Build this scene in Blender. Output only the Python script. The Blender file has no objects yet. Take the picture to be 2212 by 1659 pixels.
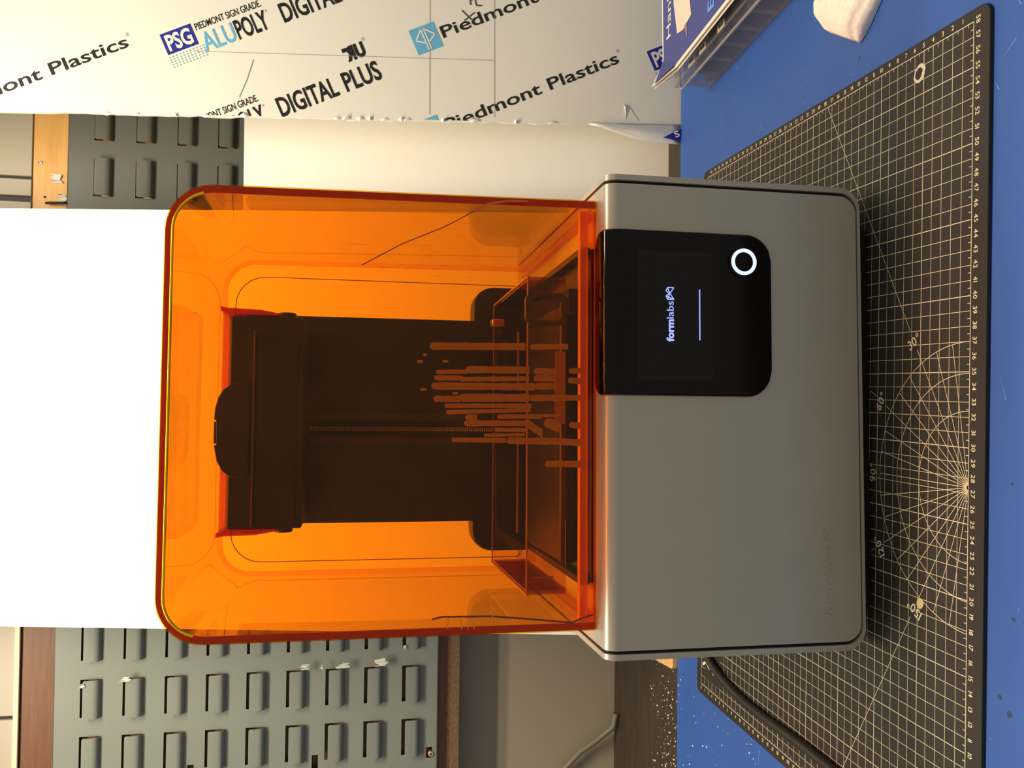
import bpy, bmesh, math, random
from mathutils import Vector, Matrix
random.seed(7)
SC = bpy.context.scene
COL = SC.collection
PI = math.pi

# ------------------------------------------------------------------ camera, world, lights, exposure
cam_d = bpy.data.cameras.new('camera')
cam = bpy.data.objects.new('camera', cam_d); COL.objects.link(cam)
right = Vector((0.99988, -0.0021, 0.01518)); up = Vector((-0.01455, 0.18211, 0.98317)); back = Vector((-0.00483, -0.98328, 0.18206))
M = Matrix((-up, right, back)).transposed().to_4x4()      # the phone was held on its side: picture left is up
M.translation = Vector((0.0449, -0.4994, 0.4006))
cam.matrix_world = M
cam_d.sensor_fit = 'HORIZONTAL'; cam_d.sensor_width = 36.0
cam_d.lens = 1856.6 / 2212 * 36.0
cam_d.clip_start = 0.01; cam_d.clip_end = 50
SC.camera = cam
SC.view_settings.view_transform = 'Standard'; SC.view_settings.look = 'None'
SC.view_settings.gamma = 1.0; SC.view_settings.use_curve_mapping = False
SC.view_settings.exposure = 0.0
SC.cycles.transparent_max_bounces = 40
SC.cycles.max_bounces = 10
SC.cycles.use_denoising = True
world = bpy.data.worlds.new('room_light'); SC.world = world; world.use_nodes = True
bg = world.node_tree.nodes['Background']; bg.inputs[0].default_value = (1.0, 0.93, 0.80, 1); bg.inputs[1].default_value = 0.38

def area(name, loc, sx, sy, power, color, rot=(0, 0, 0)):
    l = bpy.data.lights.new(name, 'AREA'); l.shape = 'RECTANGLE'; l.size = sx; l.size_y = sy
    l.energy = power; l.color = color
    o = bpy.data.objects.new(name, l); o.location = loc; o.rotation_euler = rot; COL.objects.link(o); return o
# twin tube fitting hanging over the bench
area('bench_tube', (-0.06, 0.21, 1.10), 1.0, 0.035, 9.5, (1.0, 0.885, 0.70))
area('bench_tube', (-0.06, 0.31, 1.10), 1.0, 0.035, 9.5, (1.0, 0.885, 0.70))

# ------------------------------------------------------------------ helpers
def lin(c):
    return tuple(((v/255.0)/12.92 if v/255.0 <= 0.04045 else ((v/255.0+0.055)/1.055)**2.4) for v in c)

MATS = {}
def mat(name, rgb, rough=0.6, metal=0.0, var=0.06, scale=30.0, bump=0.0, spec=0.5, coat=0.0, stretch=(1, 1, 1)):
    if name in MATS: return MATS[name]
    m = bpy.data.materials.new(name); m.use_nodes = True
    nt = m.node_tree; b = nt.nodes['Principled BSDF']
    c = lin(rgb)
    tc = nt.nodes.new('ShaderNodeTexCoord'); mp = nt.nodes.new('ShaderNodeMapping'); mp.inputs['Scale'].default_value = stretch
    nz = nt.nodes.new('ShaderNodeTexNoise'); nz.inputs['Scale'].default_value = scale; nz.inputs['Detail'].default_value = 5
    rp = nt.nodes.new('ShaderNodeMix'); rp.data_type = 'RGBA'
    rp.inputs[6].default_value = (*[v*(1-var) for v in c], 1); rp.inputs[7].default_value = (*[min(1, v*(1+var)) for v in c], 1)
    L = nt.links.new
    L(tc.outputs['Object'], mp.inputs[0]); L(mp.outputs[0], nz.inputs['Vector']); L(nz.outputs['Fac'], rp.inputs[0]); L(rp.outputs[2], b.inputs['Base Color'])
    b.inputs['Roughness'].default_value = rough; b.inputs['Metallic'].default_value = metal
    b.inputs['Specular IOR Level'].default_value = spec; b.inputs['Coat Weight'].default_value = coat
    if bump:
        bp = nt.nodes.new('ShaderNodeBump'); bp.inputs['Strength'].default_value = bump; bp.inputs['Distance'].default_value = 0.001
        L(nz.outputs['Fac'], bp.inputs['Height']); L(bp.outputs[0], b.inputs['Normal'])
    MATS[name] = m; return m

def mat_wood(name, c1, c2, stretch, scale=6.0, rough=0.45, bump=0.15, spec=0.5):
    if name in MATS: return MATS[name]
    m = bpy.data.materials.new(name); m.use_nodes = True; nt = m.node_tree; b = nt.nodes['Principled BSDF']; L = nt.links.new
    tc = nt.nodes.new('ShaderNodeTexCoord'); mp = nt.nodes.new('ShaderNodeMapping'); mp.inputs['Scale'].default_value = stretch
    nz = nt.nodes.new('ShaderNodeTexNoise'); nz.inputs['Scale'].default_value = scale; nz.inputs['Detail'].default_value = 8; nz.inputs['Roughness'].default_value = 0.65
    cr = nt.nodes.new('ShaderNodeValToRGB')
    cr.color_ramp.elements[0].position = 0.3; cr.color_ramp.elements[0].color = (*lin(c1), 1)
    cr.color_ramp.elements[1].position = 0.7; cr.color_ramp.elements[1].color = (*lin(c2), 1)
    L(tc.outputs['Object'], mp.inputs[0]); L(mp.outputs[0], nz.inputs['Vector']); L(nz.outputs['Fac'], cr.inputs[0]); L(cr.outputs[0], b.inputs['Base Color'])
    b.inputs['Roughness'].default_value = rough; b.inputs['Specular IOR Level'].default_value = spec
    bp = nt.nodes.new('ShaderNodeBump'); bp.inputs['Strength'].default_value = bump; bp.inputs['Distance'].default_value = 0.001
    L(nz.outputs['Fac'], bp.inputs['Height']); L(bp.outputs[0], b.inputs['Normal'])
    MATS[name] = m; return m

def mat_emit(name, rgb, strength):
    if name in MATS: return MATS[name]
    m = bpy.data.materials.new(name); m.use_nodes = True; b = m.node_tree.nodes['Principled BSDF']; b.inputs['Specular IOR Level'].default_value = 0.22
    b.inputs['Base Color'].default_value = (0.004, 0.004, 0.004, 1); b.inputs['Roughness'].default_value = 0.12
    b.inputs['Emission Color'].default_value = (*lin(rgb), 1); b.inputs['Emission Strength'].default_value = strength
    MATS[name] = m; return m

def mat_clear(name, tint=(1, 1, 1), rough=0.03, haze=0.0, haze_rgb=(255, 255, 255), absorb=None, density=0.0, ior=1.49, scratch=0.0):
    """see-through plastic: Fresnel gloss over a clear surface, an optional milky haze, colour from absorption in its thickness"""
    if name in MATS: return MATS[name]
    m = bpy.data.materials.new(name); m.use_nodes = True; nt = m.node_tree; L = nt.links.new
    nt.nodes.remove(nt.nodes['Principled BSDF']); out = nt.nodes['Material Output']
    tr = nt.nodes.new('ShaderNodeBsdfTransparent'); tr.inputs[0].default_value = (*tint, 1)
    gl = nt.nodes.new('ShaderNodeBsdfGlossy'); gl.inputs['Roughness'].default_value = rough
    lw = nt.nodes.new('ShaderNodeLayerWeight'); pw = nt.nodes.new('ShaderNodeMath'); pw.operation = 'POWER'; pw.inputs[1].default_value = 5.0
    ma = nt.nodes.new('ShaderNodeMath'); ma.operation = 'MULTIPLY_ADD'; f0 = ((ior-1)/(ior+1))**2; ma.inputs[1].default_value = 1-f0; ma.inputs[2].default_value = f0
    L(lw.outputs['Facing'], pw.inputs[0]); L(pw.outputs[0], ma.inputs[0])
    mx = nt.nodes.new('ShaderNodeMixShader'); L(ma.outputs[0], mx.inputs[0])
    base = tr.outputs[0]
    if haze > 0:
        df = nt.nodes.new('ShaderNodeBsdfDiffuse'); df.inputs[0].default_value = (*lin(haze_rgb), 1)
        hm = nt.nodes.new('ShaderNodeMixShader'); hm.inputs[0].default_value = haze
        if scratch > 0:
            tc = nt.nodes.new('ShaderNodeTexCoord'); nz = nt.nodes.new('ShaderNodeTexNoise'); nz.inputs['Scale'].default_value = 18; nz.inputs['Detail'].default_value = 6
            mr = nt.nodes.new('ShaderNodeMapRange'); mr.inputs[1].default_value = 0.45; mr.inputs[2].default_value = 0.75; mr.inputs[3].default_value = haze; mr.inputs[4].default_value = haze + scratch
            L(tc.outputs['Object'], nz.inputs['Vector']); L(nz.outputs['Fac'], mr.inputs[0]); L(mr.outputs[0], hm.inputs[0])
        L(tr.outputs[0], hm.inputs[1]); L(df.outputs[0], hm.inputs[2]); base = hm.outputs[0]
    L(base, mx.inputs[1]); L(gl.outputs[0], mx.inputs[2]); L(mx.outputs[0], out.inputs['Surface'])
    if absorb:
        va = nt.nodes.new('ShaderNodeVolumeAbsorption'); va.inputs['Color'].default_value = (*absorb, 1); va.inputs['Density'].default_value = density
        L(va.outputs[0], out.inputs['Volume'])
    MATS[name] = m; return m

def link(name, me, m=None, parent=None, loc=(0, 0, 0), rot=(0, 0, 0), kind=None):
    if m is not None and not me.materials: me.materials.append(m)
    o = bpy.data.objects.new(name, me); COL.objects.link(o)
    o.location = loc; o.rotation_euler = rot
    if parent is not None: o.parent = parent
    if kind: o['kind'] = kind
    return o

class MB:
    """collects shapes, becomes ONE mesh object"""
    def __init__(s): s.v = []; s.f = []
    def add(s, v, f):
        k = len(s.v); s.v += [tuple(p) for p in v]; s.f += [tuple(i+k for i in q) for q in f]; return s
    def box(s, x0, x1, y0, y1, z0, z1):
        v = [(x, y, z) for x in (x0, x1) for y in (y0, y1) for z in (z0, z1)]
        return s.add(v, [(0, 1, 3, 2), (4, 6, 7, 5), (0, 4, 5, 1), (2, 3, 7, 6), (0, 2, 6, 4), (1, 5, 7, 3)])
    def prism(s, pts, d, axis='y', d0=0.0):
        """polygon in two axes extruded along the third"""
        def P(a, b, c): return {'y': (a, c, b), 'z': (a, b, c), 'x': (c, a, b)}[axis]
        n = len(pts); v = [P(a, b, d0) for a, b in pts] + [P(a, b, d) for a, b in pts]
        return s.add(v, [tuple(range(n)), tuple(range(2*n-1, n-1, -1))] + [(i, i+n, (i+1) % n+n, (i+1) % n) for i in range(n)])
    def rings(s, rings, cap=True, closed=True):
        n = len(rings[0]); v = [p for r in rings for p in r]; f = []
        for k in range(len(rings)-1):
            for i in range(n if closed else n-1):
                f.append((k*n+i, k*n+(i+1) % n, (k+1)*n+(i+1) % n, (k+1)*n+i))
        if cap: f += [tuple(range(n-1, -1, -1)), tuple(range((len(rings)-1)*n, len(rings)*n))]
        return s.add(v, f)
    def tube(s, path, r, n=10, cap=True):
        path = [Vector(p) for p in path]; rs = r if isinstance(r, (list, tuple)) else [r]*len(path); R = []
        ref = Vector((0, 0, 1))
        for i, p in enumerate(path):
            t = (path[min(i+1, len(path)-1)]-path[max(i-1, 0)]).normalized()
            a = t.cross(ref)
            if a.length < 1e-3: a = t.cross(Vector((0, 1, 0)))
            a.normalize(); b = a.cross(t)
            R.append([tuple(p+(a*math.cos(q)+b*math.sin(q))*rs[i]) for q in [2*PI*k/n for k in range(n)]])
        return s.rings(R, cap)
    def mesh(s, name, smooth=None, weld=False):
        me = bpy.data.meshes.new(name); me.from_pydata(s.v, [], s.f)
        bm = bmesh.new(); bm.from_mesh(me)
        if weld: bmesh.ops.remove_doubles(bm, verts=bm.verts, dist=1e-6)
        bmesh.ops.recalc_face_normals(bm, faces=bm.faces); bm.to_mesh(me); bm.free()
        if smooth is not None:
            for p in me.polygons: p.use_smooth = True
            me.set_sharp_from_angle(angle=math.radians(smooth))
        me.update(); return me
    def build(s, name, m, parent=None, smooth=None, bevel=0.0, seg=2, loc=(0, 0, 0), rot=(0, 0, 0), kind=None):
        o = link(name, s.mesh(name, smooth), m, parent, loc, rot, kind)
        if bevel:
            b = o.modifiers.new('edge', 'BEVEL'); b.width = bevel; b.segments = seg; b.limit_method = 'ANGLE'; b.angle_limit = math.radians(40)
            for p in o.data.polygons: p.use_smooth = True
            o.data.set_sharp_from_angle(angle=math.radians(50))
        return o

def thing(name, label, cat, loc=(0, 0, 0), rz=0.0, group=None):
    o = bpy.data.objects.new(name, None); COL.objects.link(o); o.empty_display_size = 0.02
    o.location = loc; o.rotation_euler = (0, 0, rz); o['label'] = label; o['category'] = cat
    if group: o['group'] = group
    return o
def tag(o, label, cat, group=None):
    o['label'] = label; o['category'] = cat
    if group: o['group'] = group
    return o

def arc(cx, cy, r, a0, a1, n=8):
    return [(cx+r*math.cos(math.radians(a0+(a1-a0)*k/n)), cy+r*math.sin(math.radians(a0+(a1-a0)*k/n))) for k in range(n+1)]
def rrect(x0, x1, y0, y1, r, n=6, rt=None):
    """rounded rectangle, r for the lower corners and rt for the upper ones"""
    t = r if rt is None else rt
    return (arc(x1-r, y0+r, r, -90, 0, n) + arc(x1-t, y1-t, t, 0, 90, n) + arc(x0+t, y1-t, t, 90, 180, n) + arc(x0+r, y0+r, r, 180, 270, n))

# lettering: built-in font turned into flat mesh, fitted to a length and a cap height
def glyphs(text, bold=0.0):
    c = bpy.data.curves.new('lettering', 'FONT'); c.body = text; c.size = 1.0; c.offset = bold; c.resolution_u = 3
    c.fill_mode = 'FRONT'
    o = bpy.data.objects.new('lettering_tmp', c); COL.objects.link(o)
    me = bpy.data.meshes.new_from_object(o.evaluated_get(bpy.context.evaluated_depsgraph_get()))
    v = [tuple(p.co[:2]) for p in me.vertices]; f = [tuple(p.vertices) for p in me.polygons]
    bpy.data.objects.remove(o); bpy.data.curves.remove(c); bpy.data.meshes.remove(me)
    return v, f
_cap = None
def text2d(text, length=None, cap=0.01, bold=0.0):
    """vertices (x along the baseline from 0, y up from the baseline) and faces"""
    global _cap
    if _cap is None:
        vv, _ = glyphs('H'); _cap = max(p[1] for p in vv)
    v, f = glyphs(text, bold)
    x0 = min(p[0] for p in v); x1 = max(p[0] for p in v)
    ky = cap/_cap; kx = ky if length is None else length/(x1-x0)
    return [((p[0]-x0)*kx, p[1]*ky) for p in v], f, (x1-x0)*kx

# ------------------------------------------------------------------ frames: bench (wall, boards) and printer
BE = 0.01941; BO = Vector((0.0, 0.5177, 0.0))      # bench frame: x along the rear edge of the blue sheet, y towards the wall
def bw(x, y, z=0.0): return (BO.x+x*math.cos(BE)-y*math.sin(BE), BO.y+x*math.sin(BE)+y*math.cos(BE), z)

# ------------------------------------------------------------------ colours
M_BLUE = mat('blue_plastic', (52, 92, 168), 0.55, var=0.10, scale=9, bump=0.05, spec=0.35)
M_DARKWOOD = mat_wood('dark_bench_wood', (44, 34, 26), (66, 54, 43), (3, 30, 3), 5, 0.6)
M_WALL = mat('grey_wall_paint', (158, 146, 124), 0.65, var=0.05, scale=5, stretch=(1, 1, 0.3))
M_BRDBROWN = mat_wood('brown_plywood', (98, 60, 32), (122, 78, 46), (3, 10, 40), 3.5, 0.42, 0.1)
M_BRDGOLD = mat_wood('golden_plywood', (214, 160, 88), (232, 182, 108), (3, 10, 30), 3, 0.35, 0.1)
M_ROUGHEDGE = mat_wood('rough_sawn_edge', (92, 66, 44), (146, 112, 80), (60, 20, 160), 4, 0.8, 0.9)
M_LOUVL = mat('light_grey_enamel', (128, 132, 122), 0.42, var=0.05, scale=8)
M_LOUVR = mat('dark_grey_enamel', (104, 104, 96), 0.42, var=0.05, scale=8)
M_WHITE = mat('white_plastic_board', (236, 230, 216), 0.35, var=0.02, scale=6)
M_FILM = mat('printed_film', (226, 222, 208), 0.28, var=0.03, scale=5)
M_FILMEDGE = mat('loose_film', (224, 222, 212), 0.3, var=0.06, scale=60, spec=0.5)
M_INK = mat('black_ink', (22, 20, 20), 0.45)
M_NAVY = mat('navy_ink', (32, 36, 140), 0.45)
M_SKY = mat('light_blue_ink', (98, 172, 206), 0.45)
M_DOT = mat('dot_ink', (128, 170, 190), 0.45)
M_PENCIL = mat('pencil', (150, 146, 138), 0.6)
M_SILVER = mat('silver_paint', (184, 178, 164), 0.34, 0.25, 0.03, 40)
M_GAP = mat('black_gap', (10, 9, 8), 0.7)
M_BLACK = mat('black_plastic', (16, 15, 14), 0.4, var=0.1)
M_GLASSB = mat('black_glass', (4, 4, 4), 0.08, var=0.02, spec=0.22)
M_MAT = mat('mat_rubber', (44, 40, 36), 0.62, var=0.10, scale=14, spec=0.35)
M_MATINK = mat('mat_print', (226, 214, 176), 0.6, var=0.06, scale=40)
M_CABLE = mat('cable_rubber', (34, 32, 28), 0.5, var=0.35, scale=35)
M_GREYCABLE = mat('grey_cable', (120, 112, 94), 0.5)
M_ORANGE = mat_clear('orange_acrylic', tint=(0.98, 0.695, 0.09), rough=0.02, haze=0.005, haze_rgb=(255, 170, 90), scratch=0.018, ior=1.32)
M_EDGEGLINT = mat('yellow_edge_glint', (255, 214, 30), 0.22, 1.0, 0.02)
M_ACREDGE = mat('acrylic_edge', (196, 44, 30), 0.15, var=0.12, scale=6)

# ------------------------------------------------------------------ the setting
w = MB().box(-1.1, 1.1, 0.268, 0.30, -0.75, 1.9).build('wall_back', M_WALL, None, loc=bw(0, 0), rot=(0, 0, BE)); w['kind'] = 'structure'
f = MB().box(-1.6, 1.6, -2.2, 0.30, -0.80, -0.75).build('floor', mat('floor_vinyl', (120, 112, 100), 0.5), None, loc=bw(0, 0), rot=(0, 0, BE)); f['kind'] = 'structure'

bench = thing('workbench', 'dark brown wooden workbench with sawdust along its rear edge', 'workbench', bw(0, 0, 0), BE)
MB().box(-1.0, 1.0, -0.594, 0.266, -0.045, -0.0032).build('bench_top', M_DARKWOOD, bench)
for x in (-0.95, 0.89):
    for y in (-0.58, 0.18):
        MB().box(x, x+0.06, y, y+0.06, -0.75, -0.045).build('leg', M_DARKWOOD, bench)
tag(MB().box(-0.99, 0.99, -0.590, 0.0, -0.003, 0.0).build('bench_cover_sheet', M_BLUE, None, bevel=0.0012, loc=bw(0, 0), rot=(0, 0, BE)),
    'scratched blue plastic sheet covering the workbench', 'table cover')

# small scratches and stains on the blue sheet
sc = MB(); st = MB()
for k in range(150):
    x, y = random.uniform(-0.36, 0.56), random.uniform(-0.585, -0.01); a = random.uniform(0, PI); L = random.choice([0.001, 0.0015, 0.003, 0.008]); h = random.uniform(0.0002, 0.0005)
    c_, s_ = math.cos(a), math.sin(a)
    sc.add([(x-L*c_-h*s_, y-L*s_+h*c_, 0.00015), (x+L*c_-h*s_*.2, y+L*s_+h*c_*.2, 0.00015), (x+L*c_+h*s_*.2, y+L*s_-h*c_*.2, 0.00015), (x-L*c_+h*s_, y-L*s_-h*c_, 0.00015)], [(3, 2, 1, 0)])
cover = bpy.data.objects['bench_cover_sheet']
sc.build('scratch_marks', mat('scratch', (120, 160, 210), 0.6), cover, kind='stuff')
for k in range(26):
    x, y = random.uniform(-0.3, 0.45), random.uniform(-0.585, -0.54) if k < 18 else random.uniform(-0.45, -0.1); r = random.uniform(0.0008, 0.003)
    st.add([(x+r*random.uniform(.5, 1.2)*math.cos(q), y+r*random.uniform(.5, 1.3)*math.sin(q), 0.0002) for q in [2*PI*i/8 for i in range(8)]], [tuple(range(8))])
st.build('stain_spots', mat('stain', (44, 62, 84), 0.7), cover, kind='stuff')

# ------------------------------------------------------------------ sawdust
sd = MB()
for k in range(420):
    if k < 300: x, y, z = random.gauss(-0.44, 0.07), min(0.262, max(0.004, abs(random.gauss(0.03, 0.035)))), -0.0031
    else: x, y, z = random.uniform(-0.5, -0.3), random.uniform(-0.25, -0.003), 0.0001
    r = random.choice([0.0005, 0.0007, 0.001, 0.0015])
    sd.add([(x+r*dx*random.uniform(.6, 1.2), y+r*dy*random.uniform(.6, 1.4), z+r*dz) for dx, dy, dz in ((1, 0, 0), (0, 1, 0), (-1, 0, 0), (0, -1, 0), (0, 0, .7))], [(0, 1, 4), (1, 2, 4), (2, 3, 4), (3, 0, 4)])
o = tag(sd.build('sawdust', mat('sawdust', (238, 232, 216), 0.9), None, kind='stuff', loc=bw(0, 0), rot=(0, 0, BE)), 'pale sawdust specks scattered along the bench rear', 'sawdust')

# ------------------------------------------------------------------ plywood backing and louvred panels
def backing(x0, x1, m, label):
    t = thing('backing_board', label, 'board', bw(0, 0), BE, 'plywood boards behind the louvred panels')
    MB().box(x0, x1, 0.229, 0.247, 0.252, 0.8275).build('plywood', m, t, bevel=0.001)
    return t
bl_ = backing(-0.95, 0.0, M_BRDBROWN, 'reddish brown plywood board behind the light grey louvred panel')
br_ = backing(0.001, 0.95, M_BRDGOLD, 'golden plywood board behind the dark grey louvred panel')
MB().box(-0.95, 0.0, 0.2282, 0.229, 0.2425, 0.2630).build('sawn_strip', M_ROUGHEDGE, bl_)
for t, xs in ((bl_, (-0.9, -0.1)), (br_, (0.1, 0.9))):
    for x in xs: MB().box(x-0.02, x+0.02, 0.247, 0.2665, 0.27, 0.82).build('batten', M_DARKWOOD, t)
# screw holes in the golden board
for (x, z, r) in ((0.2975, 0.812, 0.0016), (0.300, 0.793, 0.0026), (0.3435, 0.821, 0.0010)):
    MB().prism([(x+r*math.cos(2*PI*k/12), z+r*math.sin(2*PI*k/12)) for k in range(12)], 0.2302, 'y', 0.2286).build('screw_hole', M_GAP, br_)

def make_tab_mesh(wd=0.0505):
    # pressed-out hook: joined to the plate below, free edge above, open behind
    prof = [(0.0, 0.0), (-0.0030, 0.0006), (-0.0060, 0.0026), (-0.0078, 0.0056), (-0.0082, 0.0090), (-0.0080, 0.0212)]
    t = 0.0011; h = wd/2; b = MB()
    def pt(i, x): return (x, prof[i][0], prof[i][1])
    n = len(prof); cols = []
    for x in (-h, -h+0.0018, h-0.0018, h):
        edge = abs(x) > h-0.001
        col = []
        for i in range(n):
            y, z = prof[i]
            if edge and i == n-1: z -= 0.0018
            col.append((x, y, z))
        cols.append(col)
    outer = [p for c in cols for p in c]; inner = [(p[0], p[1]+t, p[2]+t*0.3) for p in outer]
    v = outer+inner; N = len(outer); F = []
    for c in range(3):
        for i in range(n-1):
            a = c*n+i; F.append((a, a+n, a+n+1, a+1)); F.append((a+N, a+1+N, a+n+1+N, a+n+N))
    for i in range(n-1): F.append((i, i+1, i+1+N, i+N)); a = 3*n+i; F.append((a, a+N, a+1+N, a+1))
    for c in range(3): a = c*n+n-1; F.append((a, a+n, a+n+N, a+N)); a = c*n; F.append((a, a+N, a+n+N, a+n))
    b.add(v, F); return b.mesh('louver_tab', smooth=35)

def louvre_panel(label, x0, x1, cols, rows, z0, z1, m, slots=(), hh=0.0240):
    t = thing('louvred_panel', label, 'panel', bw(0, 0.2185, 0), BE, 'louvred steel panels')
    wd = 0.0505
    xs = sorted({x0, x1, *[c for c in cols], *[c+wd for c in cols], *[v for s in slots for v in s[:2]]})
    zs = sorted({z0, z1, *rows, *[r+hh for r in rows], *[v for s in slots for v in s[2:]]})
    def hole(xa, xb, za, zb):
        xm, zm = (xa+xb)/2, (za+zb)/2
        return any(c < xm < c+wd for c in cols) and any(r < zm < r+hh for r in rows) or any(s[0] < xm < s[1] and s[2] < zm < s[3] for s in slots)
    idx = {}; V = []; F = []
    def vid(x, z):
        if (x, z) not in idx: idx[(x, z)] = len(V); V.append((x, 0, z))
        return idx[(x, z)]
    for i in range(len(xs)-1):
        for k in range(len(zs)-1):
            if not hole(xs[i], xs[i+1], zs[k], zs[k+1]):
                F.append((vid(xs[i], zs[k]), vid(xs[i+1], zs[k]), vid(xs[i+1], zs[k+1]), vid(xs[i], zs[k+1])))
    me = bpy.data.meshes.new('plate'); me.from_pydata(V, [], F); me.update()
    o = link('plate', me, m, t); s = o.modifiers.new('gauge', 'SOLIDIFY'); s.thickness = 0.0015; s.offset = -1.0
    # folded edges that stand on the plywood
    MB().box(x0, x1, 0.0, 0.0095, z1-0.0015, z1).build('folded_edge', m, t)
    MB().box(x0, x1, 0.0, 0.0095, z0, z0+0.0015).build('folded_edge', m, t)
    tm = make_tab_mesh(); tm.materials.append(m)
    for c in cols:
        for r in rows: link('louver_tab', tm, None, t, (c+wd/2, 0.0, r))
    return t
rows = [0.7215-0.05315*k+0.003 for k in range(9)]
lp = louvre_panel('light grey louvred steel panel, rows of pressed hooks, beside the plywood edge', -0.93, -0.012,
             [-0.3975-0.0755*k for k in range(-4, 7)], rows, 0.2745, 0.7835, M_LOUVL, [(-0.4790, -0.4640, 0.2815, 0.2905), (-0.4845, -0.4650, 0.4405, 0.4490), (-0.4900, -0.4680, 0.6050, 0.6135)], hh=0.0263)
rp = louvre_panel('dark grey louvred steel panel between the tall white board and the printed sheet', 0.012, 0.93,
             [0.3000+0.0755*k for k in range(-3, 8)], rows, 0.2745, 0.7815, M_LOUVR)
# panel screw with washer in the lowest slot
sw = MB().prism([(-0.4735+0.0038*math.cos(2*PI*k/20), 0.2835+0.0038*math.sin(2*PI*k/20)) for k in range(20)], -0.0015, 'y', 0.004).build('screw', mat('brass_screw', (214, 190, 150), 0.35, 0.6), lp, bevel=0.0006)
MB().prism([(-0.4735+0.0015*math.cos(2*PI*k/6), 0.2835+0.0015*math.sin(2*PI*k/6)) for k in range(6)], -0.0017, 'y', -0.0014).build('socket', M_GAP, sw)
# curls of clear tape left on the tabs
def scrap(parent, x, y, z, sx, sz, seed):
    R = random.Random(seed); b = MB(); n = 6
    top = [(x-sx/2+sx*k/n, y-R.uniform(0.0005, 0.004), z+R.uniform(0.1, 1.0)*sz) for k in range(n+1)]
    bot = [(x-sx/2+sx*k/n+R.uniform(-.001, .001), y-R.uniform(0.0, 0.002), z-R.uniform(0.0, 0.5)*sz) for k in range(n+1)]
    b.add(top+bot, [(k, k+1, k+n+2, k+n+1) for k in range(n)])
    o = b.build('tape_scrap', M_FILMEDGE, parent); s = o.modifiers.new('gauge', 'SOLIDIFY'); s.thickness = 0.0003
for (x, z, sx, sz, sd_) in ((-0.352, 0.7445, 0.006, 0.006, 1), (-0.346, 0.690, 0.006, 0.012, 2), (-0.340, 0.458, 0.008, 0.012, 3), (-0.341, 0.437, 0.005, 0.005, 4), (-0.340, 0.405, 0.008, 0.014, 5), (-0.338, 0.352, 0.010, 0.016, 6), (-0.319, 0.322, 0.006, 0.006, 7)):
    scrap(lp, x, -0.0088, z, sx, sz, sd_)
scrap(br_, 0.3225, 0.2275, 0.795, 0.012, 0.012, 11); scrap(br_, 0.296, 0.2275, 0.7885, 0.010, 0.009, 12); scrap(br_, 0.3435, 0.2282, 0.818, 0.004, 0.004, 13)
# dark hook bent over the golden board edge
MB().tube([(0.2885, 0.224, 0.809), (0.2885, 0.2215, 0.803), (0.2887, 0.2205, 0.792), (0.2882, 0.216, 0.782)], 0.0018, 8).build('hook', mat('dark_hook', (52, 44, 36), 0.45, 0.5), br_)

# overhead cupboard just above the boards
cab = thing('wall_cupboard', 'grey steel wall cupboard above the plywood boards', 'cupboard', bw(0, 0, 0), BE)
M_CAB = mat('cupboard_grey', (176, 166, 146), 0.5, var=0.04, scale=4)
MB().box(-0.95, 0.95, 0.2350, 0.2665, 0.8280, 1.40).build('cupboard_body', mat('cupboard_dark', (52, 48, 42), 0.6), cab)
for x0, x1 in ((-0.95, -0.3985), (-0.3935, 0.2900), (0.2980, 0.3205), (0.3245, 0.95)):
    MB().box(x0, x1, 0.2285, 0.2349, 0.8290, 1.40).build('cupboard_door', M_CAB, cab, bevel=0.0008)
MB().box(-0.95, 0.02, 0.2240, 0.2284, 0.8278, 0.8345).build('bottom_lip', mat('lit_lip_cream', (232, 214, 176), 0.4), cab, bevel=0.001)  # the lip's lit brightness is put into its cream colour

# ------------------------------------------------------------------ boards leaning against the wall
def lean(name, label, cat, pts, slope, y0, thick, m, group=None):
    """outline in (bench x, height) laid on a plane y = y0 + slope*z"""
    t = math.atan(slope); root = thing(name, label, cat, bw(0, y0, -0.003), BE, group)
    b = MB(); n = len(pts)
    def P(x, z, d): return (x, slope*z+d, z)
    b.add([P(x, z, 0) for x, z in pts]+[P(x, z, thick) for x, z in pts], [tuple(range(n)), tuple(range(2*n-1, n-1, -1))]+[(i, i+n, (i+1) % n+n, (i+1) % n) for i in range(n)])
    o = b.build('board', m, root); return root
lean('white_board', 'tall blank white board leaning upright behind the orange printer hood', 'board', [(-0.2655, 0.0), (0.2715, 0.0), (0.2630, 0.96), (-0.2555, 0.96)], 0.160, 0.020, 0.003, M_WHITE, 'blank white boards')
lean('white_board', 'lower blank white board, its top edge beside the dark louvred panel', 'board', [(-0.02, 0.0), (0.52, 0.0), (0.52, 0.5485), (-0.02, 0.5455)], 0.165, 0.0489, 0.003, M_WHITE, 'blank white boards')

# ------------------------------------------------------------------ printed sheet
SL = 0.09; ST = math.atan(SL)
sheet = thing('printed_sheet', 'white film-covered sign sheet printed with slanted plastics lettering', 'sign sheet', bw(0.38, 0.006, 0.0), BE)
def edge_s(t): return -0.0005-0.0205*t
R_ = random.Random(3)
left = [(edge_s(t)+R_.uniform(-0.0012, 0.0012) if 0.1 < t < 0.75 else edge_s(t), t) for t in [0.0, 0.04, 0.08]+[0.1+0.012*k for k in range(60)]+[0.9, 1.05]]
outl = left+[(0.42, 1.05), (0.42, 0.0)]
def SP(s, t, d=0.0): return (s, t*math.sin(ST)-d*math.cos(ST), t*math.cos(ST)+d*math.sin(ST)-0.003)   # d: height over the front of the sheet
n = len(outl)
b = MB(); b.add([SP(s, t, 0) for s, t in outl]+[SP(s, t, -0.004) for s, t in outl], [tuple(range(n)), tuple(range(2*n-1, n-1, -1))]+[(i, i+n, (i+1) % n+n, (i+1) % n) for i in range(n)])
b.build('film_face', M_FILM, sheet)
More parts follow.
